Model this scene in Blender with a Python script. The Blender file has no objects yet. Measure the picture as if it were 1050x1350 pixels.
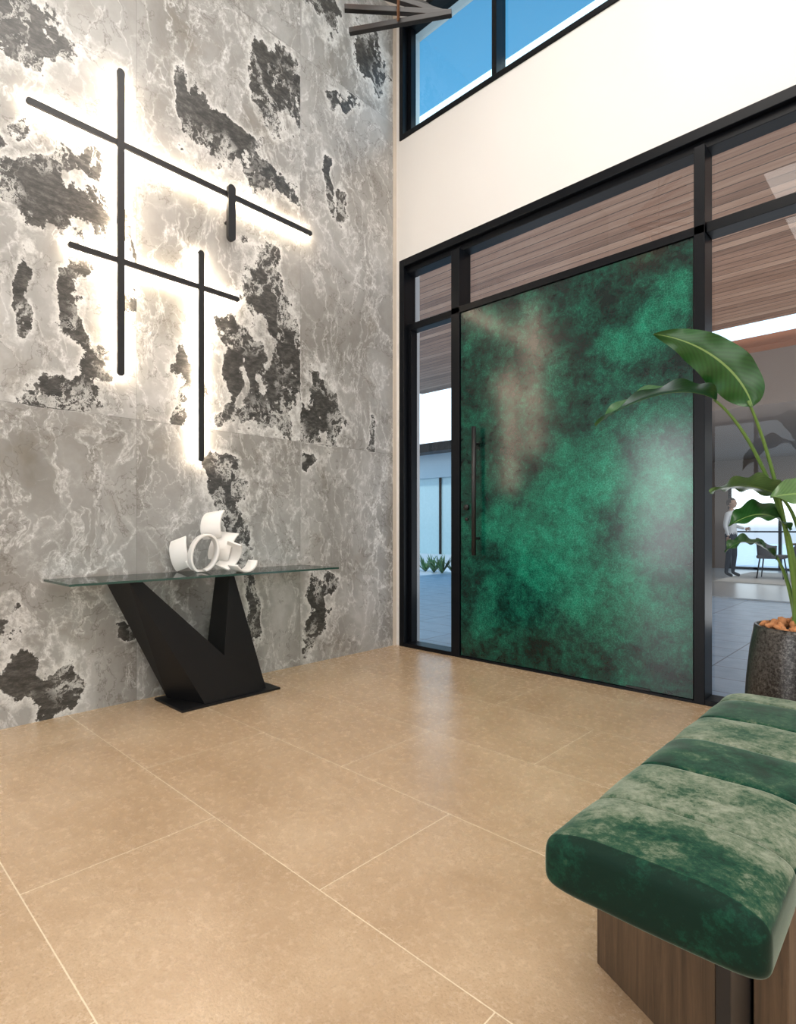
import bpy, bmesh, math, random
from mathutils import Vector, Matrix, Euler, noise
random.seed(7)
S=bpy.context.scene
S.view_settings.view_transform='Standard'
S.view_settings.look='None'
COL=S.collection

# ------------------------------------------------------------ node helper
class NT:
    def __init__(s,name):
        s.m=bpy.data.materials.new(name); s.m.use_nodes=True
        s.t=s.m.node_tree; s.n=s.t.nodes; s.b=s.n['Principled BSDF']; s.out=s.n['Material Output']
    def link(s,a,b): s.t.links.new(a,b)
    def put(s,sock,v):
        if isinstance(v,bpy.types.NodeSocket): s.link(v,sock)
        elif v is not None: sock.default_value=v
    def math(s,op,a,b=None,c=None,clamp=False):
        n=s.n.new('ShaderNodeMath'); n.operation=op; n.use_clamp=clamp
        s.put(n.inputs[0],a); s.put(n.inputs[1],b); s.put(n.inputs[2],c); return n.outputs[0]
    def vmath(s,op,a,b=None):
        n=s.n.new('ShaderNodeVectorMath'); n.operation=op
        s.put(n.inputs[0],a); s.put(n.inputs[1],b); return n.outputs[0]
    def pos(s): return s.n.new('ShaderNodeNewGeometry').outputs['Position']
    def obj(s): return s.n.new('ShaderNodeTexCoord').outputs['Object']
    def sep(s,v):
        n=s.n.new('ShaderNodeSeparateXYZ'); s.put(n.inputs[0],v); return n.outputs
    def comb(s,x,y,z):
        n=s.n.new('ShaderNodeCombineXYZ'); s.put(n.inputs[0],x); s.put(n.inputs[1],y); s.put(n.inputs[2],z); return n.outputs[0]
    def noise(s,v,scale,detail=6,rough=.55,dist=0,color=False):
        n=s.n.new('ShaderNodeTexNoise'); s.put(n.inputs['Vector'],v)
        n.inputs['Scale'].default_value=scale; n.inputs['Detail'].default_value=detail
        n.inputs['Roughness'].default_value=rough; n.inputs['Distortion'].default_value=dist
        return n.outputs['Color'] if color else n.outputs['Fac']
    def voro(s,v,scale,feat='F1'):
        n=s.n.new('ShaderNodeTexVoronoi'); n.feature=feat; s.put(n.inputs['Vector'],v); n.inputs['Scale'].default_value=scale
        return n.outputs['Distance']
    def ramp(s,f,pts,interp='LINEAR'):
        n=s.n.new('ShaderNodeValToRGB'); s.put(n.inputs[0],f); cr=n.color_ramp; cr.interpolation=interp
        while len(cr.elements)<len(pts): cr.elements.new(.5)
        for e,(p,c) in zip(cr.elements,pts):
            e.position=p
            if not hasattr(c,'__len__'): c=(c,c,c)
            e.color=(*c[:3],1)
        return n.outputs[0]
    def mix(s,f,a,b,mode='MIX'):
        n=s.n.new('ShaderNodeMix'); n.data_type='RGBA'; n.blend_type=mode
        s.put(n.inputs[0],f)
        for k,v in ((6,a),(7,b)):
            if isinstance(v,tuple) and len(v)==3: v=(*v,1)
            s.put(n.inputs[k],v)
        return n.outputs[2]
    def attr(s,name):
        n=s.n.new('ShaderNodeAttribute'); n.attribute_name=name; return n.outputs['Fac']
    def bump(s,h,st=.2,d=.01):
        n=s.n.new('ShaderNodeBump'); s.put(n.inputs['Height'],h); n.inputs['Strength'].default_value=st; n.inputs['Distance'].default_value=d
        s.link(n.outputs[0],s.b.inputs['Normal'])
    def set(s,**k):
        for a,v in k.items():
            a={'col':'Base Color','rough':'Roughness','metal':'Metallic','spec':'Specular IOR Level','sheen':'Sheen Weight','sheenr':'Sheen Roughness',
               'sheent':'Sheen Tint','ec':'Emission Color','es':'Emission Strength','coat':'Coat Weight','coatr':'Coat Roughness','coati':'Coat IOR'}[a]
            if isinstance(v,tuple) and len(v)==3: v=(*v,1)
            s.put(s.b.inputs[a],v)
        return s

def simple(name,col,rough=.5,metal=0,var=.08,scale=12,bump=0,**k):
    m=NT(name); f=m.noise(m.obj(),scale,4)
    a=tuple(c*(1-var) for c in col); b=tuple(min(1,c*(1+var)) for c in col)
    m.set(col=m.mix(f,a,b),rough=rough,metal=metal,**k)
    if bump: m.bump(m.noise(m.obj(),scale*8,4),bump,.005)
    return m.m

# ------------------------------------------------------------ materials
def mat_stone():
    m=NT('marble_slab'); p=m.pos(); x,y,z=m.sep(p)
    py=m.math('DIVIDE',m.math('ADD',y,1.114),1.29); pz=m.math('DIVIDE',m.math('SUBTRACT',z,1.8),3.12)
    iy=m.math('FLOOR',py); iz=m.math('FLOOR',pz)
    off=m.comb(m.math('MULTIPLY',iy,3.7),m.math('MULTIPLY',iz,5.3),m.math('MULTIPLY',m.math('ADD',iy,iz),2.1))
    q=m.vmath('ADD',p,off)
    warp=m.vmath('SUBTRACT',m.noise(q,1.3,5,.6,0,True),(.5,.5,.5))
    qw=m.vmath('ADD',q,m.vmath('MULTIPLY',warp,(.55,.55,.55)))
    qv=m.vmath('MULTIPLY',qw,(1,1.15,.7))
    cloud=m.noise(qv,1.4,8,.6)
    base=m.ramp(cloud,[(.28,(.20,.190,.170)),(.44,(.295,.288,.272)),(.56,(.38,.377,.365)),(.72,(.56,.558,.55))])
    # crystalline crackle veins
    cw=m.vmath('ADD',q,m.vmath('MULTIPLY',m.vmath('SUBTRACT',m.noise(q,4,6,.65,0,True),(.5,.5,.5)),(.35,.35,.35)))
    cw=m.vmath('MULTIPLY',cw,(1,1.1,.7))
    e1=m.voro(cw,2.0,'DISTANCE_TO_EDGE'); e2=m.voro(cw,6.5,'DISTANCE_TO_EDGE')
    v1=m.ramp(e1,[(0,1),(.008,.45),(.04,0)]); v2=m.ramp(e2,[(0,.7),(.012,.2),(.04,0)])
    fine=m.noise(q,24,7,.72)
    mask=m.ramp(m.noise(q,1.9,4),[(.44,0),(.64,1)])
    mask2=m.ramp(m.noise(m.vmath('ADD',q,(3.,1.,7.)),2.2,4),[(.46,0),(.64,1)])
    dv=m.noise(m.vmath('MULTIPLY',qw,(1,2.2,.9)),1.7,8,.6,.1)
    v3=m.ramp(m.math('ABSOLUTE',m.math('SUBTRACT',dv,.5)),[(0,.8),(.008,.3),(.025,0)])
    vv=m.math('ADD',m.math('MULTIPLY',v1,m.math('ADD',.25,mask)),m.math('ADD',m.math('MULTIPLY',v2,mask2),v3),clamp=True)
    vv=m.math('MULTIPLY',vv,m.ramp(fine,[(.34,.25),(.60,.95)]),clamp=True)
    c=m.mix(vv,base,(.78,.78,.77))
    br=m.ramp(m.noise(qw,2.2,6,.6),[(.56,0),(.76,.5)])
    c=m.mix(br,c,(.20,.165,.115))
    dk=m.ramp(m.math('ABSOLUTE',m.math('SUBTRACT',m.noise(m.vmath('ADD',qw,(9.,2.,4.)),1.7,8,.62,.1),.5)),[(0,.6),(.006,0)])
    c=m.mix(dk,c,(.10,.085,.065))
    # dark breccia masses
    D=m.attr('dark_field')
    n1=m.math('SUBTRACT',m.noise(q,5,9,.70,.2),.5); n2=m.math('SUBTRACT',m.noise(q,15,8,.73,.2),.5)
    dd=m.math('ADD',D,m.math('ADD',m.math('MULTIPLY',n1,1.75),m.math('MULTIPLY',n2,.9)))
    rim=m.ramp(dd,[(.0,0),(.20,.55),(.34,1)])
    c=m.mix(m.math('MULTIPLY',rim,m.ramp(m.noise(cw,5,8,.70,.3),[(.38,.0),(.50,1)])),c,(.74,.74,.72))
    dark=m.ramp(dd,[(.32,0),(.36,1)])
    dcol=m.ramp(m.noise(m.vmath('MULTIPLY',q,(1,.6,1.5)),26,8,.78),[(.33,(.018,.018,.017)),(.5,(.055,.053,.049)),(.68,(.15,.145,.135))])
    wv=m.ramp(m.math('ABSOLUTE',m.math('SUBTRACT',m.noise(cw,4.2,8,.66,.5),.5)),[(0,.95),(.016,.7),(.03,0)])
    dcol=m.mix(m.math('MULTIPLY',wv,m.ramp(m.noise(q,2.5,3),[(.42,0),(.54,1)])),dcol,(.58,.58,.56))
    c=m.mix(dark,c,dcol)
    fy=m.math('ABSOLUTE',m.math('SUBTRACT',m.math('FRACT',m.math('ADD',py,.5)),.5))
    fz=m.math('ABSOLUTE',m.math('SUBTRACT',m.math('FRACT',m.math('ADD',pz,.5)),.5))
    j=m.math('MAXIMUM',m.math('LESS_THAN',fy,.0013),m.math('LESS_THAN',fz,.0006))
    c=m.mix(m.math('MULTIPLY',j,.45),c,(.12,.12,.11))
    m.set(col=c,rough=m.ramp(fine,[(.3,.28),(.7,.42)]))
    m.bump(fine,.06,.004)
    return m.m

def mat_floor():
    m=NT('limestone_tile'); p=m.pos(); x,y,z=m.sep(p)
    r=m.math('DIVIDE',m.math('ADD',y,2.80),.635); row=m.math('FLOOR',r)
    par=m.math('MULTIPLY',m.math('FRACT',m.math('MULTIPLY',row,.5)),1.0)
    u=m.math('ADD',m.math('DIVIDE',m.math('SUBTRACT',x,2.356),1.27),par)
    iu=m.math('FLOOR',u)
    fr=m.math('ABSOLUTE',m.math('SUBTRACT',m.math('FRACT',m.math('ADD',r,.5)),.5))
    fu=m.math('ABSOLUTE',m.math('SUBTRACT',m.math('FRACT',m.math('ADD',u,.5)),.5))
    j=m.math('MAXIMUM',m.math('LESS_THAN',fr,.0028),m.math('LESS_THAN',fu,.0014))
    q=m.vmath('ADD',p,m.comb(m.math('MULTIPLY',iu,2.3),m.math('MULTIPLY',row,4.1),0.0))
    n=m.noise(q,2.2,8,.6,.2); f=m.noise(q,26,9,.82); g=m.noise(q,140,3,.7)
    c=m.ramp(n,[(.3,(.42,.285,.17)),(.5,(.485,.340,.212)),(.7,(.55,.40,.26))])
    c=m.mix(m.ramp(f,[(.48,0),(.68,.30)]),c,(.68,.53,.37))
    c=m.mix(m.ramp(g,[(.36,.45),(.5,0)]),c,(.28,.18,.10))
    v=m.math('ABSOLUTE',m.math('SUBTRACT',m.noise(q,1.4,8,.66,.4),.5))
    c=m.mix(m.ramp(v,[(0,.35),(.005,0)]),c,(.30,.19,.11))
    c=m.mix(m.math('MULTIPLY',j,.9),c,(.82,.69,.50))
    m.set(col=c,rough=m.ramp(f,[(.3,.20),(.7,.32)]),spec=.75)
    m.bump(m.math('ADD',g,m.math('MULTIPLY',j,-1.0)),.15,.004)
    return m.m

def mat_soffit(name='cedar_soffit',tone=1.0):
    m=NT(name); p=m.pos(); x,y,z=m.sep(p)
    b=m.math('DIVIDE',y,.13); i=m.math('FLOOR',b); fr=m.math('FRACT',b)
    q=m.vmath('ADD',m.vmath('MULTIPLY',p,(.5,9,1)),m.comb(m.math('MULTIPLY',i,7.3),0.0,i))
    g=m.noise(q,3,7,.6,.4)
    wn=m.n.new('ShaderNodeTexWhiteNoise'); wn.noise_dimensions='1D'; m.put(wn.inputs['W'],i)
    f=m.math('ADD',m.math('MULTIPLY',g,.7),m.math('MULTIPLY',wn.outputs['Value'],.35))
    c=m.ramp(f,[(.25,(.15*tone,.075*tone,.045*tone)),(.5,(.31*tone,.17*tone,.11*tone)),(.8,(.50*tone,.32*tone,.22*tone))])
    c=m.mix(m.math('LESS_THAN',fr,.08),c,(.02,.012,.01))
    m.set(col=c,rough=.5)
    return m.m

def mat_paving():
    m=NT('courtyard_paving'); p=m.pos(); x,y,z=m.sep(p)
    r=m.math('FRACT',m.math('DIVIDE',y,.4)); u=m.math('FRACT',m.math('DIVIDE',x,.8))
    j=m.math('MAXIMUM',m.math('LESS_THAN',r,.03),m.math('LESS_THAN',u,.015))
    n=m.noise(p,6,6,.6)
    c=m.ramp(n,[(.3,(.48,.62,.76)),(.7,(.66,.78,.92))])
    c=m.mix(j,c,(.24,.31,.42)); m.set(col=c,rough=.4); return m.m

def mat_patina():
    m=NT('green_patina_metal'); p=m.pos()
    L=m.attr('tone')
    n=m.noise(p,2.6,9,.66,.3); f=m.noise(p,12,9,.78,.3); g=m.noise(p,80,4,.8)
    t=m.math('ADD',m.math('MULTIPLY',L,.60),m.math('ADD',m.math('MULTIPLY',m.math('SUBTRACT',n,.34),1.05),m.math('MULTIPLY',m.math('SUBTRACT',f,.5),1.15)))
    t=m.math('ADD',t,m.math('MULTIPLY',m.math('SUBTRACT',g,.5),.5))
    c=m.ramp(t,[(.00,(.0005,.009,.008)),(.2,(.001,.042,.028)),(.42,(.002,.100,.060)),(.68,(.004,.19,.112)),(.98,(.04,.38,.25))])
    vo=m.voro(m.vmath('ADD',p,m.vmath('MULTIPLY',m.noise(p,12,3,.5,0,True),(.05,.05,.05))),60,'DISTANCE_TO_EDGE')
    sp=m.math('MULTIPLY',m.ramp(vo,[(0.0,1),(.10,0)]),m.ramp(t,[(.10,0),(.7,.45)]))
    c=m.mix(sp,c,(.08,.46,.32))
    m.set(col=c,metal=.15,rough=.45,spec=.05,coat=1.0,coatr=.17,coati=1.44)
    m.bump(g,.08,.003)
    return m.m

def mat_velvet():
    m=NT('crushed_green_velvet'); p=m.pos()
    L=m.attr('nap_shade')
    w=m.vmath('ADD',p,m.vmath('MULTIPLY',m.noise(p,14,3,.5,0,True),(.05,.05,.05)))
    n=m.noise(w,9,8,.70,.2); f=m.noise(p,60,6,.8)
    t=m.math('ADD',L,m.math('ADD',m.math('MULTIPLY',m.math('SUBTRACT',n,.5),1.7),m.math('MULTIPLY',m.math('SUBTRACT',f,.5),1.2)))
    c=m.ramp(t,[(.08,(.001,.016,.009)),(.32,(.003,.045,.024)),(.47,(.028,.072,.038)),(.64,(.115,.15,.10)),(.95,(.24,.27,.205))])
    m.set(col=c,rough=.75,sheen=.55,sheenr=.28,sheent=(.72,.88,.74),spec=.2)
    m.bump(m.noise(p,260,3,.7),.15,.002)
    return m.m

def mat_wood(name,a,b,ax=(18,18,1.2),rough=.5):
    m=NT(name); p=m.obj(); g=m.noise(m.vmath('MULTIPLY',p,ax),3,8,.65,.6)
    m.set(col=m.ramp(g,[(.3,a),(.68,b)]),rough=rough); m.bump(g,.1,.003); return m.m

def mat_glass(name,tint=(.93,.97,.98),ior=1.5,rough=0):
    m=NT(name); m.n.remove(m.b)
    tr=m.n.new('ShaderNodeBsdfTransparent'); tr.inputs[0].default_value=(*tint,1)
    gl=m.n.new('ShaderNodeBsdfGlossy'); gl.inputs['Roughness'].default_value=rough
    fr=m.n.new('ShaderNodeFresnel'); fr.inputs[0].default_value=ior
    mx=m.n.new('ShaderNodeMixShader'); m.link(fr.outputs[0],mx.inputs[0]); m.link(tr.outputs[0],mx.inputs[1]); m.link(gl.outputs[0],mx.inputs[2])
    m.link(mx.outputs[0],m.out.inputs[0]); return m.m

def mat_emit(name,col,st):
    m=NT(name); m.set(col=(.8,.8,.8),ec=col,es=st); return m.m

def mat_leaf(name,a,b):
    m=NT(name); at=m.attr('across'); al=m.attr('along')
    st=m.math('SINE',m.math('MULTIPLY',m.math('ADD',al,m.math('MULTIPLY',m.math('ABSOLUTE',at),.25)),110))
    n=m.noise(m.pos(),8,4)
    c=m.mix(n,a,b); c=m.mix(m.math('MULTIPLY',m.math('ADD',st,1),.10),c,tuple(min(1,x*1.8) for x in b))
    rib=m.math('LESS_THAN',m.math('ABSOLUTE',at),.045)
    c=m.mix(m.math('MULTIPLY',rib,.8),c,(.25,.38,.12))
    m.set(col=c,rough=.33,spec=.5); return m.m

def mat_plaster(name,col):
    m=NT(name); n=m.noise(m.pos(),2,5); f=m.noise(m.pos(),120,4,.7)
    m.set(col=m.mix(n,tuple(c*.97 for c in col),col),rough=.8); m.bump(f,.04,.002); return m.m

M_stone=mat_stone(); M_floor=mat_floor(); M_soffit=mat_soffit(); M_pave=mat_paving(); M_patina=mat_patina(); M_velvet=mat_velvet()
M_white=mat_plaster('white_plaster',(.77,.76,.745)); M_ceil=mat_plaster('ceiling_paint',(.82,.81,.79))
M_black=simple('black_powdercoat',(.008,.008,.009),.42,0)
M_frame=simple('black_aluminium',(.003,.004,.006),.35,0,spec=.18)
M_tblack=simple('black_steel',(.006,.006,.0065),.5,0,bump=.05,spec=.3)
M_glass=mat_glass('window_glass',(.92,.97,.99),1.55)
M_bglass=mat_glass('blue_tinted_glass',(.66,.86,.95),1.6)
M_tglass=mat_glass('table_glass',(.80,.88,.85),1.5)
M_tedge=simple('glass_edge',(.03,.075,.06),.15)
M_led=mat_emit('led_strip',(1,.82,.62),90)
M_cer=simple('white_ceramic',(.82,.80,.77),.35,var=.03)
M_walnut=mat_wood('walnut',(.045,.027,.015),(.125,.075,.040))
M_leaf=mat_leaf('strelitzia_leaf',(.006,.04,.008),(.02,.10,.018))
M_leafp=mat_leaf('strelitzia_leaf_pale',(.04,.10,.03),(.11,.20,.07))
M_stem=simple('leaf_stalk',(.12,.22,.045),.4)
M_bronze=simple('bronze',(.16,.085,.05),.3,.8)
M_copper=simple('copper_bronze',(.30,.15,.09),.35,.6)

# ------------------------------------------------------------ geometry helpers
def newobj(name,me,mats=(),parent=None,smooth=False):
    o=bpy.data.objects.new(name,me); COL.objects.link(o)
    for m in (mats if isinstance(mats,(list,tuple)) else [mats]): me.materials.append(m)
    if smooth:
        for f in me.polygons: f.use_smooth=True
    if parent: o.parent=parent
    return o
def empty(name,loc=(0,0,0),rotz=0):
    e=bpy.data.objects.new(name,None); COL.objects.link(e); e.location=loc; e.rotation_euler=(0,0,rotz); e.empty_display_size=.1; return e
def pyd(name,v,f,mats=(),parent=None,smooth=False):
    me=bpy.data.meshes.new(name); me.from_pydata([tuple(a) for a in v],[],f); me.update()
    return newobj(name,me,mats,parent,smooth)
BF=[(0,3,2,1),(4,5,6,7),(0,1,5,4),(1,2,6,5),(2,3,7,6),(3,0,4,7)]
def boxes(name,L,mat,parent=None,bev=0):
    v=[];f=[]
    for (x0,x1,y0,y1,z0,z1) in L:
        k=len(v); v+=[(x0,y0,z0),(x1,y0,z0),(x1,y1,z0),(x0,y1,z0),(x0,y0,z1),(x1,y0,z1),(x1,y1,z1),(x0,y1,z1)]
        f+=[tuple(k+i for i in q) for q in BF]
    o=pyd(name,v,f,mat,parent)
    if bev:
        b=o.modifiers.new('bev','BEVEL'); b.width=bev; b.segments=2; b.limit_method='ANGLE'
    return o
def tube(name,pts,rad,mat,parent=None,seg=10,smooth=True,cap=True):
    pts=[Vector(p) for p in pts]; n=len(pts)
    if not hasattr(rad,'__len__'): rad=[rad]*n
    v=[];f=[]; up=None
    for i,p in enumerate(pts):
        d=(pts[min(i+1,n-1)]-pts[max(i-1,0)]).normalized()
        if up is None:
            up=Vector((0,0,1)) if abs(d.z)<.9 else Vector((1,0,0))
        a=d.cross(up).normalized(); b=a.cross(d).normalized(); up=b
        for k in range(seg):
            t=2*math.pi*k/seg; v.append(p+(a*math.cos(t)+b*math.sin(t))*rad[i])
    for i in range(n-1):
        for k in range(seg):
            f.append((i*seg+k,i*seg+(k+1)%seg,(i+1)*seg+(k+1)%seg,(i+1)*seg+k))
    if cap: f.append(tuple(range(seg))[::-1]); f.append(tuple((n-1)*seg+k for k in range(seg)))
    return pyd(name,v,f,mat,parent,smooth)
def bez(P,n):
    out=[]
    for i in range(n+1):
        t=i/n; Q=[Vector(p) for p in P]
        while len(Q)>1: Q=[Q[j].lerp(Q[j+1],t) for j in range(len(Q)-1)]
        out.append(Q[0])
    return out
def lathe(name,prof,mat,parent=None,seg=40,loc=(0,0,0)):
    v=[];f=[]
    for r,z in prof:
        for k in range(seg):
            t=2*math.pi*k/seg; v.append((loc[0]+r*math.cos(t),loc[1]+r*math.sin(t),loc[2]+z))
    for i in range(len(prof)-1):
        for k in range(seg): f.append((i*seg+k,i*seg+(k+1)%seg,(i+1)*seg+(k+1)%seg,(i+1)*seg+k))
    return pyd(name,v,f,mat,parent,True)
def add_attr(o,name,vals):
    a=o.data.attributes.new(name,'FLOAT','POINT'); a.data.foreach_set('value',vals)
def field(y,z,B,pw=1.0):
    b=-1.0
    for (cy,cz,ry,rz) in B:
        d=((y-cy)/ry)**2+((z-cz)/rz)**2
        b=max(b,1-d*pw)
    return b

# ------------------------------------------------------------ room shell
H=6.0
# (centre y, centre z, half width, half height, tilt) of the dark breccia masses in the slabs
DARK=[(-3.07,3.98,.24,.24,0),(-1.36,4.60,.26,.38,.3),(-2.05,3.95,.13,.26,0),(-1.80,3.92,.36,.21,-.5),(-1.45,3.80,.26,.19,-.4),(-2.86,3.02,.32,.24,-.2),
(-3.08,3.32,.14,.09,0),(-.88,4.08,.10,.32,.5),(-.66,3.88,.08,.18,.3),(-2.72,2.42,.12,.34,.3),(-2.62,2.10,.16,.12,0),(-2.78,1.93,.18,.16,0),
(-1.42,2.75,.20,.46,.25),(-1.27,2.40,.22,.52,.1),(-1.60,2.30,.17,.30,.5),(-1.35,1.98,.34,.22,0),(-.93,2.09,.20,.34,0),(-1.04,1.68,.10,.13,0),(-2.155,2.08,.12,.20,0),
(-1.78,2.18,.09,.36,0),(-2.43,2.5,.05,.24,0),(-1.84,1.42,.20,.18,.3),(-1.68,1.12,.15,.36,.25),(-.95,.33,.18,.32,0),(-.8,.64,.11,.15,0),
(-2.92,.18,.18,.20,0),(-2.5,.42,.12,.09,.5),(-3.12,.35,.15,.28,0),(-1.58,.5,.10,.30,0),(-1.48,3.15,.14,.18,0),
(-3.05,2.4,.07,.26,0),(-.32,5.35,.24,.32,.4),(-.6,4.9,.15,.22,0),(-2.4,4.9,.3,.2,0),(-3.9,4.2,.35,.5,0),(-4.1,1.4,.3,.5,0),(-3.7,2.6,.22,.3,0),(-1.0,5.5,.3,.25,0),(-2.75,3.28,.12,.09,0),(-2.5,2.95,.06,.22,.3),(-.25,1.9,.05,.3,0)]
NY,NZ=260,330; Y0,Y1=-4.6,0.0
def pan(y,z): return (math.floor((y+1.114)/1.29),math.floor((z-1.8)/3.12))
PB=[(b,pan(b[0],b[1])) for b in DARK]
v=[];vals=[];f=[]
for j in range(NZ+1):
    for i in range(NY+1):
        y=Y0+(Y1-Y0)*i/NY; z=H*j/NZ
        v.append((0,y,z))
        w1=noise.noise_vector(Vector((y*2.6,z*2.6,3.1))); w2=noise.noise_vector(Vector((y*7,z*7,8.3)))
        yy=y+w1.x*.18+w2.x*.09; zz=z+w1.y*.20+w2.y*.10; pn=pan(y,z)
        b=-1.0
        for (cy,cz,ry,rz,tl),pp in PB:
            if pp!=pn: continue
            a=yy-cy; h=zz-cz
            if abs(a)>.9 or abs(h)>1.1: continue
            a=a+tl*h*.6
            d=1.0-math.sqrt((a/ry)**2+(h/rz)**2)*.8
            if d>b: b=d
        vals.append(b)
for j in range(NZ):
    for i in range(NY):
        k=j*(NY+1)+i; f.append((k,k+1,k+NY+2,k+NY+1))
k=len(v); v+=[(-.2,Y0,0),(-.2,Y1,0),(-.2,Y1,H),(-.2,Y0,H)]; vals+=[-1]*4
f+=[(k,k+3,k+2,k+1)]
wl=pyd('wall_left',v,f,M_stone); add_attr(wl,'dark_field',vals)
boxes('wall_left_return',[(-3,-.2,-4.6,-4.4,0,H),(-.2,0.0,-4.62,-4.6,0,H)],M_white)
boxes('wall_left_rear',[(-3.2,-3,-9.2,-4.4,0,H)],M_white)
boxes('floor',[(-3.2,8.2,-9.2,0.16,-.2,0)],M_floor)
boxes('ceiling',[(-3.2,8.2,-9.2,.3,H,H+.2)],M_ceil)
boxes('wall_right',[(8,8.2,-9.2,.3,0,H)],M_white)
boxes('wall_rear',[(-3.2,-1.1,-9.2,-9,0,H),(2.2,4.2,-9.2,-9,0,H),(7.4,8.2,-9.2,-9,0,H),(-1.1,7.4,-9.2,-9,3.3,H)],M_white)
XR=3.95
boxes('wall_back',[(0,.055,0,.28,0,H),(.055,XR,0,.28,3.612,4.74),(.055,XR,0,.28,5.85,H),(XR,8.2,0,.28,0,H),(-.25,0,0,.28,0,H)],M_white)
boxes('trim_1',[(0.0,.010,-.04,0,0,H)],simple('edge_trim',(.62,.56,.48),.5))

# lower glazing
W1=empty('window_1')
F0,F1=-.012,.15
boxes('frame',[(.055,.115,F0,F1,0,3.612),(.672,.762,F0,F1,0,3.5),(2.608,2.672,F0,F1,0,3.5),(XR-.06,XR,F0,F1,0,3.612),
 (.115,XR-.06,F0,F1,3.545,3.612),(.115,XR-.06,.03,F1,3.49,3.545),(.115,.672,.05,F1,2.955,3.02),(.672,2.672,F0,F1,2.945,3.0),(2.672,XR-.06,.02,F1,2.955,3.02),
 (.115,.672,F0,F1,0,.035),(2.672,XR-.06,F0,F1,0,.035),(.115,.155,.05,.13,.035,2.955),(.63,.672,.05,.13,.035,2.955)],M_frame,W1,.003)
boxes('threshold',[(.762,2.608,-.012,F1,0,.018)],M_frame,W1)
gz=[(.155,.63,.035,2.955),(.115,.672,3.02,3.49),(.762,2.608,3.0,3.49),(2.672,XR-.06,.035,2.955),(2.672,XR-.06,3.02,3.49)]
v=[];f=[]
for a,b,c,d in gz:
    k=len(v); v+=[(a,.10,c),(b,.10,c),(b,.10,d),(a,.10,d)]; f.append((k,k+1,k+2,k+3))
pyd('glazing',v,f,M_glass,W1)
# clerestory
W2=empty('window_2')
boxes('frame',[(.055,.10,F0,F1,4.74,5.85),(.10,XR,F0,F1,4.74,4.785),(.10,XR,F0,F1,5.80,5.85),(1.075,1.12,.01,F1,4.785,5.8),(2.3,2.355,.01,F1,4.785,5.8),(XR-.05,XR,F0,F1,4.74,5.85),(.10,.14,.06,.13,4.785,5.8)],M_frame,W2,.003)
pyd('glazing',[(.10,.1,4.785),(XR,.1,4.785),(XR,.1,5.8),(.10,.1,5.8)],[(0,1,2,3)],M_bglass,W2)
# rear glazing (behind camera)
W3=empty('window_3')
fr=[]
for x0,x1 in [(-1.1,2.2),(4.2,7.4)]:
    n=3
    for i in range(n+1):
        xx=x0+(x1-x0)*i/n; fr.append((xx-.03,xx+.03,-9.12,-9.02,0,3.3))
    fr+= [(x0,x1,-9.12,-9.02,3.24,3.3),(x0,x1,-9.12,-9.02,0,.04)]
boxes('frame',fr,M_frame,W3)

# ------------------------------------------------------------ pivot door
D=empty('door_1')
boxes('slab',[(.768,2.602,.004,.065,.02,2.942)],M_black,D,.002)
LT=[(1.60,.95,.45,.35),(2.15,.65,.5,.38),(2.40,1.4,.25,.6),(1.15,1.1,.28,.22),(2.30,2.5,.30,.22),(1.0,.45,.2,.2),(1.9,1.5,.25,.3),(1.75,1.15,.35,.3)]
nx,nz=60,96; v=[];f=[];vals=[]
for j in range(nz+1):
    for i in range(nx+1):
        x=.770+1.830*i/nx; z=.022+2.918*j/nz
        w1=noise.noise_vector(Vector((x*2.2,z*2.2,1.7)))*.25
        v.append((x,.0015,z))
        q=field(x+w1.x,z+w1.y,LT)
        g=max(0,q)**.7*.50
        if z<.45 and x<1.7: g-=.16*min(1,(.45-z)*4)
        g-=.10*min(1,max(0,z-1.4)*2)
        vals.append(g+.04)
for j in range(nz):
    for i in range(nx):
        k=j*(nx+1)+i; f.append((k,k+1,k+nx+2,k+nx+1))
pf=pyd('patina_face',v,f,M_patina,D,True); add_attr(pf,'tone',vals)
tube('pull_handle',[(.955,-.07,.88),(.955,-.07,1.94)],.019,M_black,D,16)
tube('handle_post_top',[(.955,0.002,1.80),(.955,-.07,1.80)],.012,M_black,D)
tube('handle_post_bottom',[(.955,0.002,1.02),(.955,-.07,1.02)],.012,M_black,D)
tube('deadbolt',[(.835,.002,1.28),(.835,-.02,1.28)],.024,M_black,D,20)
tube('deadbolt_lower',[(.835,.002,1.18),(.835,-.014,1.18)],.014,M_black,D,16)
boxes('hinge_plate',[(2.18,2.34,-.006,.0,.02,.034)],M_black,D)

# ------------------------------------------------------------ wall light
WL=empty('wall_light')
def capbar(nm,c,L,vert,w,x0,x1,mat):
    n=10; pts=[]; r=w/2; h=L/2-r
    for k in range(n+1):
        t=-math.pi/2+math.pi*k/n; pts.append((h+r*math.cos(t),r*math.sin(t)))
    for k in range(n+1):
        t=math.pi/2+math.pi*k/n; pts.append((-h+r*math.cos(t),r*math.sin(t)))
    v=[];m=len(pts)
    for x in (x0,x1):
        for a,b in pts:
            v.append((x,c[0]+(b if vert else a),c[1]+(a if vert else b)))
    f=[tuple(range(m))[::-1],tuple(range(m,2*m))]+[(i,(i+1)%m,m+(i+1)%m,m+i) for i in range(m)]
    return pyd(nm,v,f,mat,WL)
bars=[('bar_upper',(-2.03,3.484),1.99,False,.040),('bar_lower',(-2.255,2.758),1.12,False,.036),('bar_tall',(-2.52,2.997),1.90,True,.044),
      ('bar_right',(-1.99,2.287),1.45,True,.040)]
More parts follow.
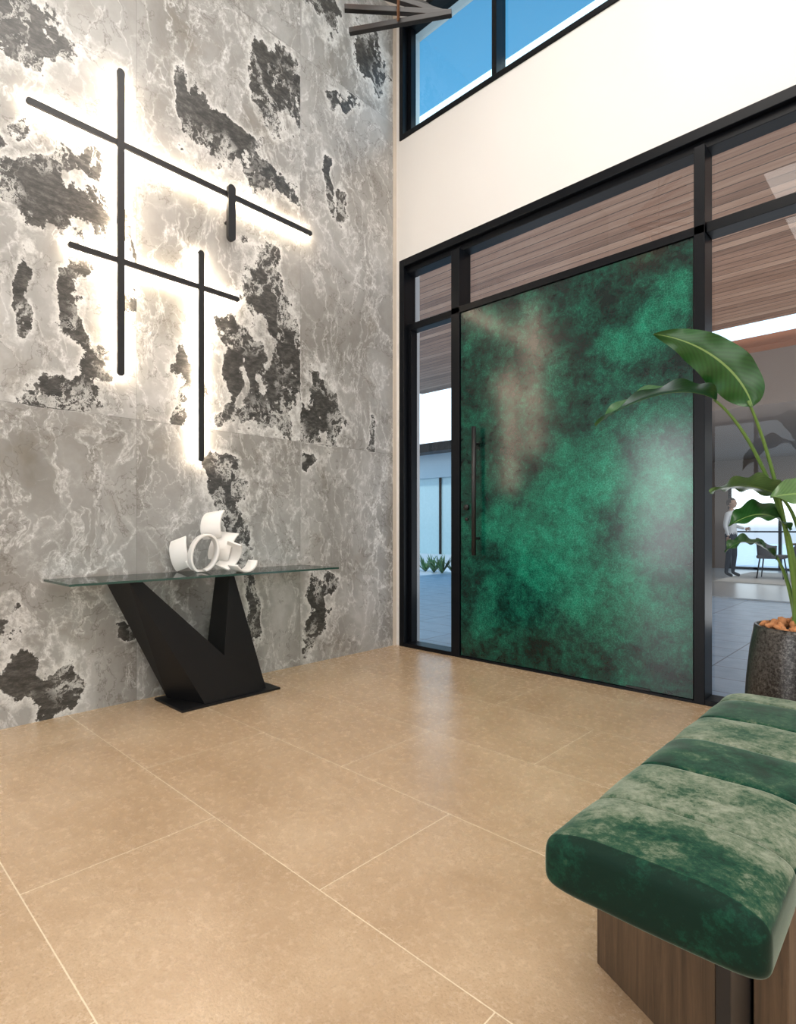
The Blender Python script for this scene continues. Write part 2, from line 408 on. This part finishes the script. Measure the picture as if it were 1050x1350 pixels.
for nm,c,L,vt,w in bars:
    off=.003 if vt else 0
    capbar(nm,c,L,vt,w,.038+off,.056+off,M_black)
    capbar(nm+'_led',c,L-.02,vt,w*.8,.028+off,.0375+off,M_led)
    for s in (-.35,.35):
        a=(c[0],c[1]+L*s) if vt else (c[0]+L*s,c[1])
        tube(nm+'_standoff',[(0,a[0],a[1]),(.038,a[0],a[1])],.006,M_black,WL,8)
capbar('bar_short',(-1.775,3.345),.40,True,.058,.060,.09,M_black)
tube('short_standoff',[(0,-1.775,3.30),(.062,-1.775,3.30)],.012,M_black,WL,8)

# ------------------------------------------------------------ console table
T=empty('console_table')
boxes('glass_top',[(.035,.475,-2.93,-1.12,.800,.812)],M_tglass,T)
boxes('glass_edge',[(.475,.479,-2.934,-1.116,.800,.812),(.031,.035,-2.934,-1.116,.800,.812),(.035,.475,-2.934,-2.93,.800,.812),(.035,.475,-1.12,-1.116,.800,.812)],M_tedge,T)
boxes('base_plate',[(.07,.455,-2.32,-1.62,0,.014)],M_tblack,T,.002)
def hullobj(nm,pts,mat,parent):
    bm=bmesh.new()
    for p in pts: bm.verts.new(p)
    bmesh.ops.convex_hull(bm,input=bm.verts)
    me=bpy.data.meshes.new(nm); bm.to_mesh(me); bm.free(); return newobj(nm,me,mat,parent)
hullobj('leg_wing_left',[(.12,-2.64,.80),(.38,-2.60,.80),(.38,-2.53,.80),(.12,-2.56,.80),(.12,-2.26,.013),(.43,-2.16,.013),(.42,-1.74,.013),(.25,-1.9,.013),(.36,-2.06,.24)],M_tblack,T)
hullobj('leg_wing_right',[(.14,-1.93,.80),(.36,-1.95,.80),(.36,-1.92,.80),(.12,-2.02,.013),(.40,-2.04,.013),(.40,-1.70,.013),(.12,-1.68,.013),(.41,-2.03,.14)],M_tblack,T)

# ------------------------------------------------------------ ceramic sculpture
R=math.radians(43.5)
ribs=[]
def ribbon(nm,path,width,th,loc,rot,twist=0):
    n=len(path); P=[Vector((a,0,c)) for a,c in path]; v=[];f=[]
    M=Matrix.Translation(loc)@Euler([math.radians(r) for r in rot]).to_matrix().to_4x4()
    for i,p in enumerate(P):
        d=(P[min(i+1,n-1)]-P[max(i-1,0)]).normalized(); nn=Vector((-d.z,0,d.x)); tt=i/(n-1)
        w=width*(1-.10*abs(2*tt-1)**4)/2; sh=twist*(tt-.5)
        for s,y in ((-1,-w),(1,-w),(1,w),(-1,w)):
            v.append(M@(p+nn*s*th/2+Vector((0,y+sh,0))))
    for i in range(n-1):
        for k in range(4): f.append((i*4+k,i*4+(k+1)%4,(i+1)*4+(k+1)%4,(i+1)*4+k))
    f.append((3,2,1,0)); f.append(tuple((n-1)*4+k for k in range(4)))
    mz=min(q.z for q in v)
    if mz<0: v=[q+Vector((0,0,-mz)) for q in v]; mz=0
    ribs.append((nm,v,f,mz))
def arc(r0,r1,a0,a1,n=28,sx=1):
    return [((r0+(r1-r0)*i/n)*math.cos(math.radians(a0+(a1-a0)*i/n))*sx,(r0+(r1-r0)*i/n)*math.sin(math.radians(a0+(a1-a0)*i/n))) for i in range(n+1)]
# local frame: x to the room, y to the wall, z up
ribbon('curl_ring',arc(.115,.125,-70,262,36,.66),.10,.014,(-.045,-.07,.128),(0,14,32),.02)
ribbon('curl_left',arc(.15,.15,140,222),.125,.012,(-.205,.12,.10),(-20,0,82),.03)
ribbon('curl_top',arc(.12,.11,105,215),.145,.012,(-.015,.15,.285),(-8,0,80),.02)
ribbon('curl_mid',arc(.10,.10,60,-70),.115,.012,(.085,-.05,.115),(18,0,78),.03)
ribbon('curl_right',arc(.10,.085,195,330),.11,.012,(.195,-.01,.10),(0,-14,50),.02)
ribbon('curl_back',arc(.14,.13,100,200),.15,.012,(.04,.16,.12),(6,0,84),.02)
ribbon('curl_base',arc(.09,.09,200,320),.10,.012,(-.10,.02,.09),(0,6,20),.02)
SC=empty('ribbon_sculpture',(.25,-2.0,.8135-min(r[3] for r in ribs)),R)
for nm,v,f,mz in ribs:
    o=pyd(nm,v,f,M_cer,SC,True)
    b=o.modifiers.new('b','BEVEL'); b.width=.003; b.segments=2; b.limit_method='ANGLE'; b.angle_limit=.9

# ------------------------------------------------------------ bench
B=empty('velvet_bench')
bx0,bx1,by0,by1,zb,zt=3.105,3.52,-2.80,-1.33,.330,.455
seams=[by0+(by1-by0)*i/5.5 for i in range(1,6)]
secn=[.10,.44,.02,.38,.0,.46]
ny=340; npf=56; v=[];f=[];nap_shade=[]
cxm=(bx0+bx1)/2; hw=(bx1-bx0)/2; cz=(zb+zt)/2; hz=(zt-zb)/2
for i in range(ny+1):
    t=i/ny; s=t*t*(3-2*t)
    y=by0+(by1-by0)*(.6*t+.4*s)
    e=min(y-by0,by1-y); rr=.035
    ins=rr-math.sqrt(max(0,rr*rr-(rr-min(e,rr))**2)) if e<rr else 0
    ds=min(abs(y-q) for q in seams); dip=.014*math.exp(-(ds/.0045)**2)
    secs=sum(1 for q in seams if y>q)
    puff=.003*(1-math.exp(-ds/.03))
    for k in range(npf):
        a=2*math.pi*k/npf; ca,sa=math.cos(a),math.sin(a); ex=2/5.5
        px=math.copysign(abs(ca)**ex,ca); pz=math.copysign(abs(sa)**ex,sa)
        X=cxm+px*(hw-ins*.8-dip*.6+puff*.5); Z=cz+pz*(hz-ins*.9)
        if sa>0: Z+= (puff-dip)*min(1,sa*2)+.006*(1-px*px)
        Z-= .030*max(0,abs(px)-.55)**1.5*(1 if sa>0 else .2)
        nz_=noise.noise(Vector((X*11,y*11,Z*11)))*.003
        v.append((X,y,Z+nz_)) 
        base=secn[secs] if (sa>.25) else -.24  # silver top, dark sides: sheen and shade put into the nap colour
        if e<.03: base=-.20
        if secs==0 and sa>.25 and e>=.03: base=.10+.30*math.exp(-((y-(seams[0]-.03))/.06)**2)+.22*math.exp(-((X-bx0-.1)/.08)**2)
        nap_shade.append(base+.25)
for i in range(ny):
    for k in range(npf):
        f.append((i*npf+k,i*npf+(k+1)%npf,(i+1)*npf+(k+1)%npf,(i+1)*npf+k))
f.append(tuple(range(npf))[::-1]); f.append(tuple(ny*npf+k for k in range(npf)))
cu=pyd('cushion',v,f,M_velvet,B,True); add_attr(cu,'nap_shade',nap_shade)
boxes('seat_board',[(bx0+.05,bx1-.05,by0+.05,by1-.05,.316,.334)],M_black,B)
def prism(nm,poly,z0,z1,mat,par,bev=.003):
    n=len(poly); v=[(x,y,z0) for x,y in poly]+[(x,y,z1) for x,y in poly]
    f=[tuple(range(n))[::-1],tuple(range(n,2*n))]+[(i,(i+1)%n,n+(i+1)%n,n+i) for i in range(n)]
    o=pyd(nm,v,f,mat,par); b=o.modifiers.new('b','BEVEL'); b.width=bev; b.segments=2; return o
prism('leg_1',[(3.095,-2.50),(3.405,-2.655),(3.405,-2.30),(3.16,-2.30)],0,.318,M_walnut,B)
prism('leg_1_steel',[(3.410,-2.675),(3.437,-2.675),(3.437,-2.28),(3.410,-2.28)],0,.318,M_black,B)
prism('leg_1_outer',[(3.442,-2.52),(3.50,-2.49),(3.50,-2.32),(3.442,-2.32)],0,.318,M_walnut,B)
prism('leg_2',[(3.16,-1.80),(3.40,-1.80),(3.40,-1.49),(3.125,-1.60)],0,.318,M_walnut,B)
prism('leg_2_steel',[(3.405,-1.83),(3.432,-1.83),(3.432,-1.47),(3.405,-1.47)],0,.318,M_black,B)
prism('leg_2_outer',[(3.437,-1.80),(3.50,-1.80),(3.50,-1.56),(3.437,-1.52)],0,.318,M_walnut,B)

# ------------------------------------------------------------ potted plant
PL=empty('potted_bird_of_paradise',(3.25,-.50,0),R)
def mat_pot():
    m=NT('mercury_glaze'); p=m.pos(); x,y,z=m.sep(p); n=m.noise(p,70,6,.8); g=m.noise(m.vmath('MULTIPLY',p,(1,1,.3)),5,4)
    m.set(col=m.ramp(m.math('ADD',n,m.math('MULTIPLY',m.math('SUBTRACT',g,.5),.5)),[(.42,(.018,.016,.014)),(.66,(.16,.15,.14))]),metal=.5,rough=.28); m.bump(n,.2,.003); return m.m
lathe('pot',[(0,0.0),(.225,0),(.245,.02),(.255,.18),(.245,.35),(.23,.50),(.215,.60),(.21,.62),(.20,.62),(.20,.56),(0,.56)],mat_pot(),PL,56)
M_bark=simple('orange_bark',(.55,.24,.10),.8,var=.4,scale=20)
bm=bmesh.new()
for i in range(150):
    a=random.random()*6.283; r=.18*math.sqrt(random.random())
    mt=Matrix.Translation((r*math.cos(a),r*math.sin(a),.59+random.random()*.035+.03*(1-r/.18)))@Euler((random.random()*3,random.random()*3,random.random()*3)).to_matrix().to_4x4()@Matrix.Diagonal((1,.7,.5,1))
    bmesh.ops.create_icosphere(bm,subdivisions=1,radius=.016+.012*random.random(),matrix=mt)
me=bpy.data.meshes.new('bark_mulch'); bm.to_mesh(me); bm.free(); newobj('bark_mulch',me,M_bark,PL,True)
def leaf(nm,P,width,side,fold=.25,mat=M_leaf,wav=.012):
    n=34; mid=bez(P,n); side=Vector(side).normalized(); v=[];f=[];ac=[];al=[]; ks=[-1,-.66,-.33,0,.33,.66,1]
    for i,p in enumerate(mid):
        t=i/n; d=(mid[min(i+1,n)]-mid[max(i-1,0)]).normalized()
        sd=(side-d*side.dot(d)).normalized(); up=sd.cross(d).normalized()
        if up.z<0: up=-up
        w=width/2*(math.sin(math.pi*min(1,t*1.0)**.72))**.75 if 0<t<1 else .002
        for k in ks:
            v.append(p+sd*(k*w)+up*(abs(k)*w*fold)+up*(wav*math.sin(t*23+k*2)*abs(k)**2)); ac.append(k); al.append(t)
    m=len(ks)
    for i in range(n):
        for k in range(m-1): f.append((i*m+k,i*m+k+1,(i+1)*m+k+1,(i+1)*m+k))
    o=pyd(nm,v,f,mat,PL,True); add_attr(o,'across',ac); add_attr(o,'along',al); return o
def stalk(i,P,r0=.013,r1=.006):
    pts=bez(P,22); tube('stalk_%d'%i,pts,[r0+(r1-r0)*k/22 for k in range(23)],M_stem,PL,8)
stalk(1,[(-.03,0,.57),(-.08,-.05,.95),(-.24,-.13,1.45),(-.40,-.2,1.68)])
leaf('leaf_1',[(-.38,-.2,1.655),(-.42,-.2,1.80),(-.60,-.22,1.95),(-.83,-.2,1.985)],.20,(.45,-.35,.80),.2)
stalk(2,[(0,0,.57),(-.06,-.06,1.0),(-.28,-.1,1.55),(-.50,-.1,1.71)])
leaf('leaf_2',[(-.49,-.1,1.705),(-.62,-.1,1.79),(-.88,-.1,1.73),(-1.06,-.1,1.585)],.20,(.25,.95,.2),.5)
stalk(3,[(.02,0,.57),(.0,-.05,.9),(-.10,-.1,1.2),(-.19,-.1,1.25)])
leaf('leaf_3',[(-.18,-.1,1.25),(-.30,-.1,1.32),(-.42,-.1,1.31),(-.52,-.1,1.27)],.17,(.1,.9,-.35),.25,M_leafp)
stalk(4,[(-.05,0,.57),(-.06,-.03,.85),(-.10,-.06,1.05),(-.16,-.1,1.10)])
leaf('leaf_4',[(-.14,-.1,1.09),(-.22,-.1,1.20),(-.33,-.1,1.18),(-.43,-.1,1.11)],.18,(.1,.8,.5),.3)
stalk(5,[(.05,0,.57),(.09,-.08,.9),(.10,-.15,1.1),(.08,-.2,1.17)])
leaf('leaf_5',[(.10,-.2,1.14),(.0,-.2,1.26),(-.16,-.2,1.28),(-.30,-.2,1.24)],.24,(.1,.6,.7),.2,M_leafp)
for i,(a,h,l) in enumerate([(-30,1.95,.5),(-60,2.1,.5),(-95,1.6,.45),(-15,1.5,.35),(-45,1.5,.45)]):
    a=math.radians(a); c,s=math.cos(a),math.sin(a)
    b=Vector((.22*c,.22*s,h-.25))
    stalk(6+i,[(.03*c,.03*s,.57),(.06*c,.06*s,h*.6),(.15*c,.15*s,h-.4),b])
    leaf('leaf_%d'%(6+i),[b,b+Vector((.10*c,.1*s,.18)),b+Vector((l*.5*c,l*.5*s,.24)),b+Vector((l*.75*c,l*.75*s,.05))],.20,(-s,c,.3),.25)
leaf('leaf_20',[(-.12,.02,.95),(-.2,.05,1.05),(-.3,.05,1.06),(-.36,.05,.98)],.12,(.1,.9,.3),.3)
stalk(20,[(-.03,0,.57),(-.05,.02,.8),(-.08,.02,.88),(-.12,.02,.955)])

# ------------------------------------------------------------ chandelier
C=empty('chandelier',(1.72,-1.78,0))
tube('rod',[(0,0,3.70),(0,0,5.98)],.008,M_bronze,C,10)
lathe('ceiling_rose',[(0,5.96),(.07,5.96),(.07,6.0)],M_bronze,C,24)
M_warm=mat_emit('warm_diffuser',(1,.50,.28),8.0)
nb=14
for i in range(nb):
    a=math.radians(32+i*15); z=3.72+i*.060; L=.30-.006*abs(i-5)
    c,s=math.cos(a),math.sin(a); ox,oy=-s*.035,c*.035
    o=boxes('bar_%d'%(i+1),[(-L,L,-.013,.013,-.014,.014)],M_black if i<4 else M_copper,C,.002); o.location=(ox,oy,z); o.rotation_euler=(0,0,a)
    o=boxes('diffuser_%d'%(i+1),[(-L+.02,L-.02,.0131,.016,-.007,.007)],M_warm,C); o.location=(ox,oy,z); o.rotation_euler=(0,0,a)

# ------------------------------------------------------------ exterior
boxes('courtyard_ground',[(-30,30,.16,45,-.2,-.005)],M_pave)
CA=empty('entry_canopy')
boxes('soffit_boards',[(-4.2,9,.30,5.2,3.95,4.05)],M_soffit,CA)
boxes('roof_slab',[(-4.2,9,.32,5.2,4.05,4.6)],simple('roof_fascia',(.12,.06,.04),.6),CA)
boxes('glowing_coping',[(-4.2,9,.34,.60,4.6,5.18)],mat_emit('glowing_coping',(.9,.97,1),1.4),CA)  # glow added to a white parapet that is no lamp
boxes('posts',[(-2.6,-2.45,4.9,5.05,-.005,3.95),(.3,.45,4.9,5.05,-.005,3.95),(8.7,8.85,4.9,5.05,-.005,3.95)],M_frame,CA)
WG=empty('courtyard_wing')
M_stucco=mat_plaster('stucco',(.46,.56,.62))
boxes('walls',[(-14,-3.2,9.0,9.3,0,.35),(-14,-3.2,9.0,9.3,2.6,3.3),(-14,-8.2,9.0,9.3,.35,2.6),(-4.2,-3.2,9.0,9.3,.35,2.6)],M_stucco,WG)
boxes('roof_edge',[(-14.5,-2.8,8.5,14,3.3,3.55)],M_frame,WG)
boxes('glass_pane',[(-8.2,-4.2,9.1,9.12,.35,2.6)],simple('pale_glass',(.36,.54,.60),.1),WG)
boxes('mullions',[(-6.9,-6.84,9.05,9.15,.35,2.6),(-5.5,-5.44,9.05,9.15,.35,2.6)],M_frame,WG)
AG=empty('agave_bed',(-5.3,7.3,0))
v=[];f=[]
for gx in range(14):
    cx=-2.4+gx*.36+random.uniform(-.1,.1); cy=random.uniform(-.25,.25)
    for k in range(20):
        a=random.random()*6.283; L=random.uniform(.35,.6); el=random.uniform(.5,1.3)
        d=Vector((math.cos(a)*math.cos(el),math.sin(a)*math.cos(el),math.sin(el))); s=Vector((-math.sin(a),math.cos(a),0))*.035
        o=Vector((cx,cy,0)); b=len(v)
        v+=[o-s*.7,o+s*.7,o+d*L*.5+s,o+d*L*.5-s,o+d*L]; f+=[(b,b+1,b+2,b+3),(b+3,b+2,b+4)]
pyd('agave_blades',v,f,simple('agave_green',(.04,.15,.05),.5,var=.4),AG)
PV=empty('dining_pavilion')
M_taupe=mat_plaster('taupe_plaster',(.28,.22,.185))
boxes('pavilion_floor',[(-1.2,9,6.2,13.6,-.003,.02)],simple('pale_stone',(.50,.51,.53),.3),PV)
boxes('pavilion_ceiling',[(-1.2,9,6.0,13.8,2.95,3.05)],M_taupe,PV)
boxes('fascia',[(-1.2,9,6.0,6.2,3.05,3.75)],M_taupe,PV)
boxes('cedar_beam',[(-1.4,9.2,5.7,6.0,3.75,3.9)],simple('red_cedar',(.34,.13,.07),.5),PV)
boxes('side_wall',[(-1.2,-1.0,6.2,13.6,.02,2.95)],M_taupe,PV)
boxes('rear_wall',[(-1.2,9,13.5,13.7,2.2,2.95),(-1.2,-.4,13.5,13.7,.02,2.2),(4.2,9,13.5,13.7,.02,2.2)],M_taupe,PV)
boxes('rear_mullions',[(x,x+.07,13.5,13.6,.02,2.2) for x in (-.4,.75,1.9,3.05,4.15)]+[(-.4,4.2,13.5,13.6,.02,.08),(-.4,4.2,13.5,13.6,1.0,1.04)],M_frame,PV)
boxes('dining_rug',[(.4,4.4,9.0,12.3,.021,.035)],simple('rug_wool',(.72,.70,.68),.9))
DT=empty('dining_table',(2.5,10.6,.038))
boxes('table_top',[(-.95,.95,-.5,.5,.72,.76)],M_walnut,DT,.004)
boxes('trestles',[(-.7,-.6,-.35,.35,0,.72),(.6,.7,-.35,.35,0,.72)],M_black,DT)
M_uph=simple('grey_upholstery',(.13,.125,.13),.85)
def chair(loc,rz):
    E=empty('dining_chair',loc,rz)
    boxes('seat',[(-.24,.26,-.25,.25,.42,.50)],M_uph,E,.03)
    v=[];f=[];n=16
    for j in range(6):
        for i in range(n+1):
            a=math.radians(80+200*i/n); z=.46+.40*j/5*(.55+.45*math.cos(math.radians(-100+200*i/n))**2)
            r=.27+.03*j/5; v.append((r*math.cos(a)*.95,r*math.sin(a),z))
    for j in range(5):
        for i in range(n): k=j*(n+1)+i; f.append((k,k+1,k+n+2,k+n+1))
    o=pyd('back_shell',v,f,M_uph,E,True); sm=o.modifiers.new('s','SOLIDIFY'); sm.thickness=.035
    for i,(x,y) in enumerate([(-.2,-.2),(-.2,.2),(.22,-.2),(.22,.2)]):
        tube('leg_%d'%(i+1),[(x*1.15,y*1.15,0),(x*.9,y*.9,.43)],[.011,.016],M_black,E,8)
for x,y,r in [(1.15,10.45,0),(1.95,9.75,90),(2.95,9.75,90),(1.95,11.5,-90),(2.95,11.5,-90)]:
    chair((x,y,.040),math.radians(r))

# ------------------------------------------------------------ person
def skin(name,V,E,Rr,root=0,sub=2):
    me=bpy.data.meshes.new(name); me.from_pydata(V,E,[]); o=bpy.data.objects.new(name,me); COL.objects.link(o)
    md=o.modifiers.new('sk','SKIN')
    for i,r in enumerate(Rr): me.skin_vertices[0].data[i].radius=(r,r) if not isinstance(r,tuple) else r
    for i in range(len(V)): me.skin_vertices[0].data[i].use_root=(i==root)
    ss=o.modifiers.new('ss','SUBSURF'); ss.levels=sub; ss.render_levels=sub
    dg=bpy.context.evaluated_depsgraph_get(); m2=bpy.data.meshes.new_from_object(o.evaluated_get(dg))
    bpy.data.objects.remove(o); return m2
PE=empty('standing_person',(.38,10.45,.022),math.radians(-10))
V=[(0,0,.96),(0,0,1.12),(.01,0,1.32),(0,0,1.45),(.01,0,1.56),
   (0,.17,1.42),(-.03,.23,1.15),(.20,.19,1.08),
   (0,-.17,1.42),(-.02,-.25,1.15),(.06,-.25,.90),
   (0,.09,.90),(.03,.10,.50),(-.01,.11,.09),(.14,.12,.035),
   (0,-.09,.90),(.0,-.11,.50),(-.05,-.13,.09),(.10,-.15,.035)]
E=[(0,1),(1,2),(2,3),(3,4),(2,5),(5,6),(6,7),(2,8),(8,9),(9,10),(0,11),(11,12),(12,13),(13,14),(0,15),(15,16),(16,17),(17,18)]
Rr=[(.12,.15),(.10,.13),(.11,.15),.06,.052,.062,.045,.03,.062,.045,.03,.09,.06,.04,.034,.09,.06,.04,.034]
me=skin('body',V,E,Rr)
ms=[simple('shirt_white',(.75,.77,.80),.8),simple('trousers_navy',(.012,.016,.03),.8),simple('skin',(.50,.30,.21),.5),simple('shoe',(.02,.015,.012),.4),simple('hair',(.05,.03,.02),.6)]
me.materials.clear()
o=newobj('body',me,ms,PE,True)
for p in me.polygons:
    c=p.center
    p.material_index=0 if c.z>.97 else (1 if c.z>.085 else 3)
    if c.z>1.485: p.material_index=2
    if abs(c.y)>.16 and c.z<1.0 and c.z>.8: p.material_index=2 if c.z<.93 else 0
bm=bmesh.new()
bmesh.ops.create_uvsphere(bm,u_segments=24,v_segments=18,radius=1,matrix=Matrix.Translation((.02,0,1.645))@Matrix.Diagonal((.095,.075,.115,1)))
for q in bm.verts:
    if q.co.z<1.61: q.co.y*=.82; q.co.x+=.008
me=bpy.data.meshes.new('head'); bm.to_mesh(me); bm.free(); newobj('head',me,ms[2],PE,True)
hullobj('nose',[(.11,0,1.665),(.135,0,1.63),(.108,.013,1.625),(.108,-.013,1.625)],ms[2],PE)
boxes('mouth',[(.104,.1105,-.022,.022,1.590,1.597)],simple('lips',(.35,.12,.10),.5),PE)
for s in (-1,1):
    for nm,loc,sc,mt in (('eye',(.105,s*.03,1.655),(.008,.012,.006),ms[3]),('ear',(.015,s*.076,1.64),(.018,.008,.03),ms[2])):
        bm=bmesh.new(); bmesh.ops.create_uvsphere(bm,u_segments=10,v_segments=8,radius=1,matrix=Matrix.Translation(loc)@Matrix.Diagonal((*sc,1)))
        me=bpy.data.meshes.new(nm); bm.to_mesh(me); bm.free(); newobj(nm,me,mt,PE,True)
bm=bmesh.new(); bmesh.ops.create_uvsphere(bm,u_segments=24,v_segments=18,radius=1,matrix=Matrix.Translation((.005,0,1.66))@Matrix.Diagonal((.103,.084,.112,1)))
bmesh.ops.delete(bm,geom=[q for q in bm.verts if (q.co.x>.05 and q.co.z<1.70) or q.co.z<1.60],context='VERTS')
me=bpy.data.meshes.new('hair'); bm.to_mesh(me); bm.free(); newobj('hair',me,ms[4],PE,True)
def hand(nm,w,d,side):
    w=Vector(w); d=Vector(d).normalized(); s=Vector(side).normalized(); c=d.cross(s)
    V=[w,w+d*.05]; E=[(0,1)]; R_=[.026,.026]
    for k,(o_,L) in enumerate([(-.03,.065),(-.01,.078),(.01,.072),(.03,.055)]):
        b=len(V); V+=[w+d*.085+s*o_,w+d*(.085+L*.5)+s*o_*1.1+c*.008,w+d*(.085+L*.9)+s*o_*1.1+c*.03]; E+=[(1,b),(b,b+1),(b+1,b+2)]; R_+=[.010,.009,.007]
    b=len(V); V+=[w+d*.03-s*.035,w+d*.07-s*.06+c*.01]; E+=[(0,b),(b,b+1)]; R_+=[.012,.009]
    newobj(nm,skin(nm,V,E,R_,0,1),ms[2],PE,True)
hand('hand_left',(.21,.19,1.08),(.95,-.2,-.05),(0,0,1)); hand('hand_right',(.062,-.25,.89),(.15,0,-1),(1,0,0))

# ------------------------------------------------------------ world and lights
w=bpy.data.worlds.new('World'); S.world=w; w.use_nodes=True; n=w.node_tree.nodes; l=w.node_tree.links
tc=n.new('ShaderNodeTexCoord'); sp=n.new('ShaderNodeSeparateXYZ'); rp=n.new('ShaderNodeValToRGB'); bg=n['Background']
l.new(tc.outputs['Generated'],sp.inputs[0]); l.new(sp.outputs[2],rp.inputs[0]); l.new(rp.outputs[0],bg.inputs[0])
cr=rp.color_ramp
pts=[(0,(.35,.42,.5)),(.02,(.92,.97,1)),(.25,(.72,.88,1)),(.48,(.14,.36,.56)),(.75,(.035,.165,.30)),(1,(.025,.12,.28))]
while len(cr.elements)<len(pts): cr.elements.new(.5)
for e_,(p,c) in zip(cr.elements,pts): e_.position=p; e_.color=(*c,1)
bg.inputs[1].default_value=2.0
def light(nm,typ,loc,energy,col=(1,1,1),size=1,size_y=None,target=None,**k):
    L=bpy.data.lights.new(nm,typ); L.energy=energy; L.color=col
    if typ=='AREA':
        L.size=size
        if size_y: L.shape='RECTANGLE'; L.size_y=size_y
    o=bpy.data.objects.new(nm,L); COL.objects.link(o); o.location=loc
    if target: o.rotation_euler=(Vector(target)-Vector(loc)).to_track_quat('-Z','Y').to_euler()
    for a,b in k.items(): setattr(L,a,b)
    return o
light('sun','SUN',(0,-5,20),2.5,(1,.96,.9),target=(-4,8,0),angle=.05)
light('ceiling_fill_front','AREA',(3.2,-2.6,5.95),165,(1,.95,.89),3.0,3.0,target=(3.2,-2.6,0))  # added fill under the ceiling, no fixture modelled
light('ceiling_fill_rear','AREA',(4,-6.5,5.95),200,(1,.95,.89),4.0,3.0,target=(4,-6.5,0))  # second added ceiling fill, for the rear of the room
light('rear_window_light','AREA',(-.5,-8.95,1.7),105,(.98,.98,1),1.25,3.1,target=(-.5,0,1.7))
light('side_fill','AREA',(7.9,-3.5,2.6),125,(1,.98,.96),4.0,3.5,target=(0,-2,2.2))  # added fill in front of the solid right wall, no window there
light('soffit_bounce_fill','AREA',(2,3.0,.35),160,(1,.96,.95),7,4,target=(2,3.0,4))  # added upward fill near the ground, stands in for bounce onto the soffit
light('pavilion_light','AREA',(3,10,2.9),70,(1,.95,.88),4,4,target=(3,10,0))

# ------------------------------------------------------------ camera
cd=bpy.data.cameras.new('camera'); cam=bpy.data.objects.new('camera',cd); COL.objects.link(cam)
cam.location=(3.72,-3.89,1.1); cam.rotation_euler=(math.radians(90),0,R)
cd.sensor_width=36; cd.lens=749/1350*36; cd.shift_y=22/1350; cd.clip_start=.02
S.camera=cam
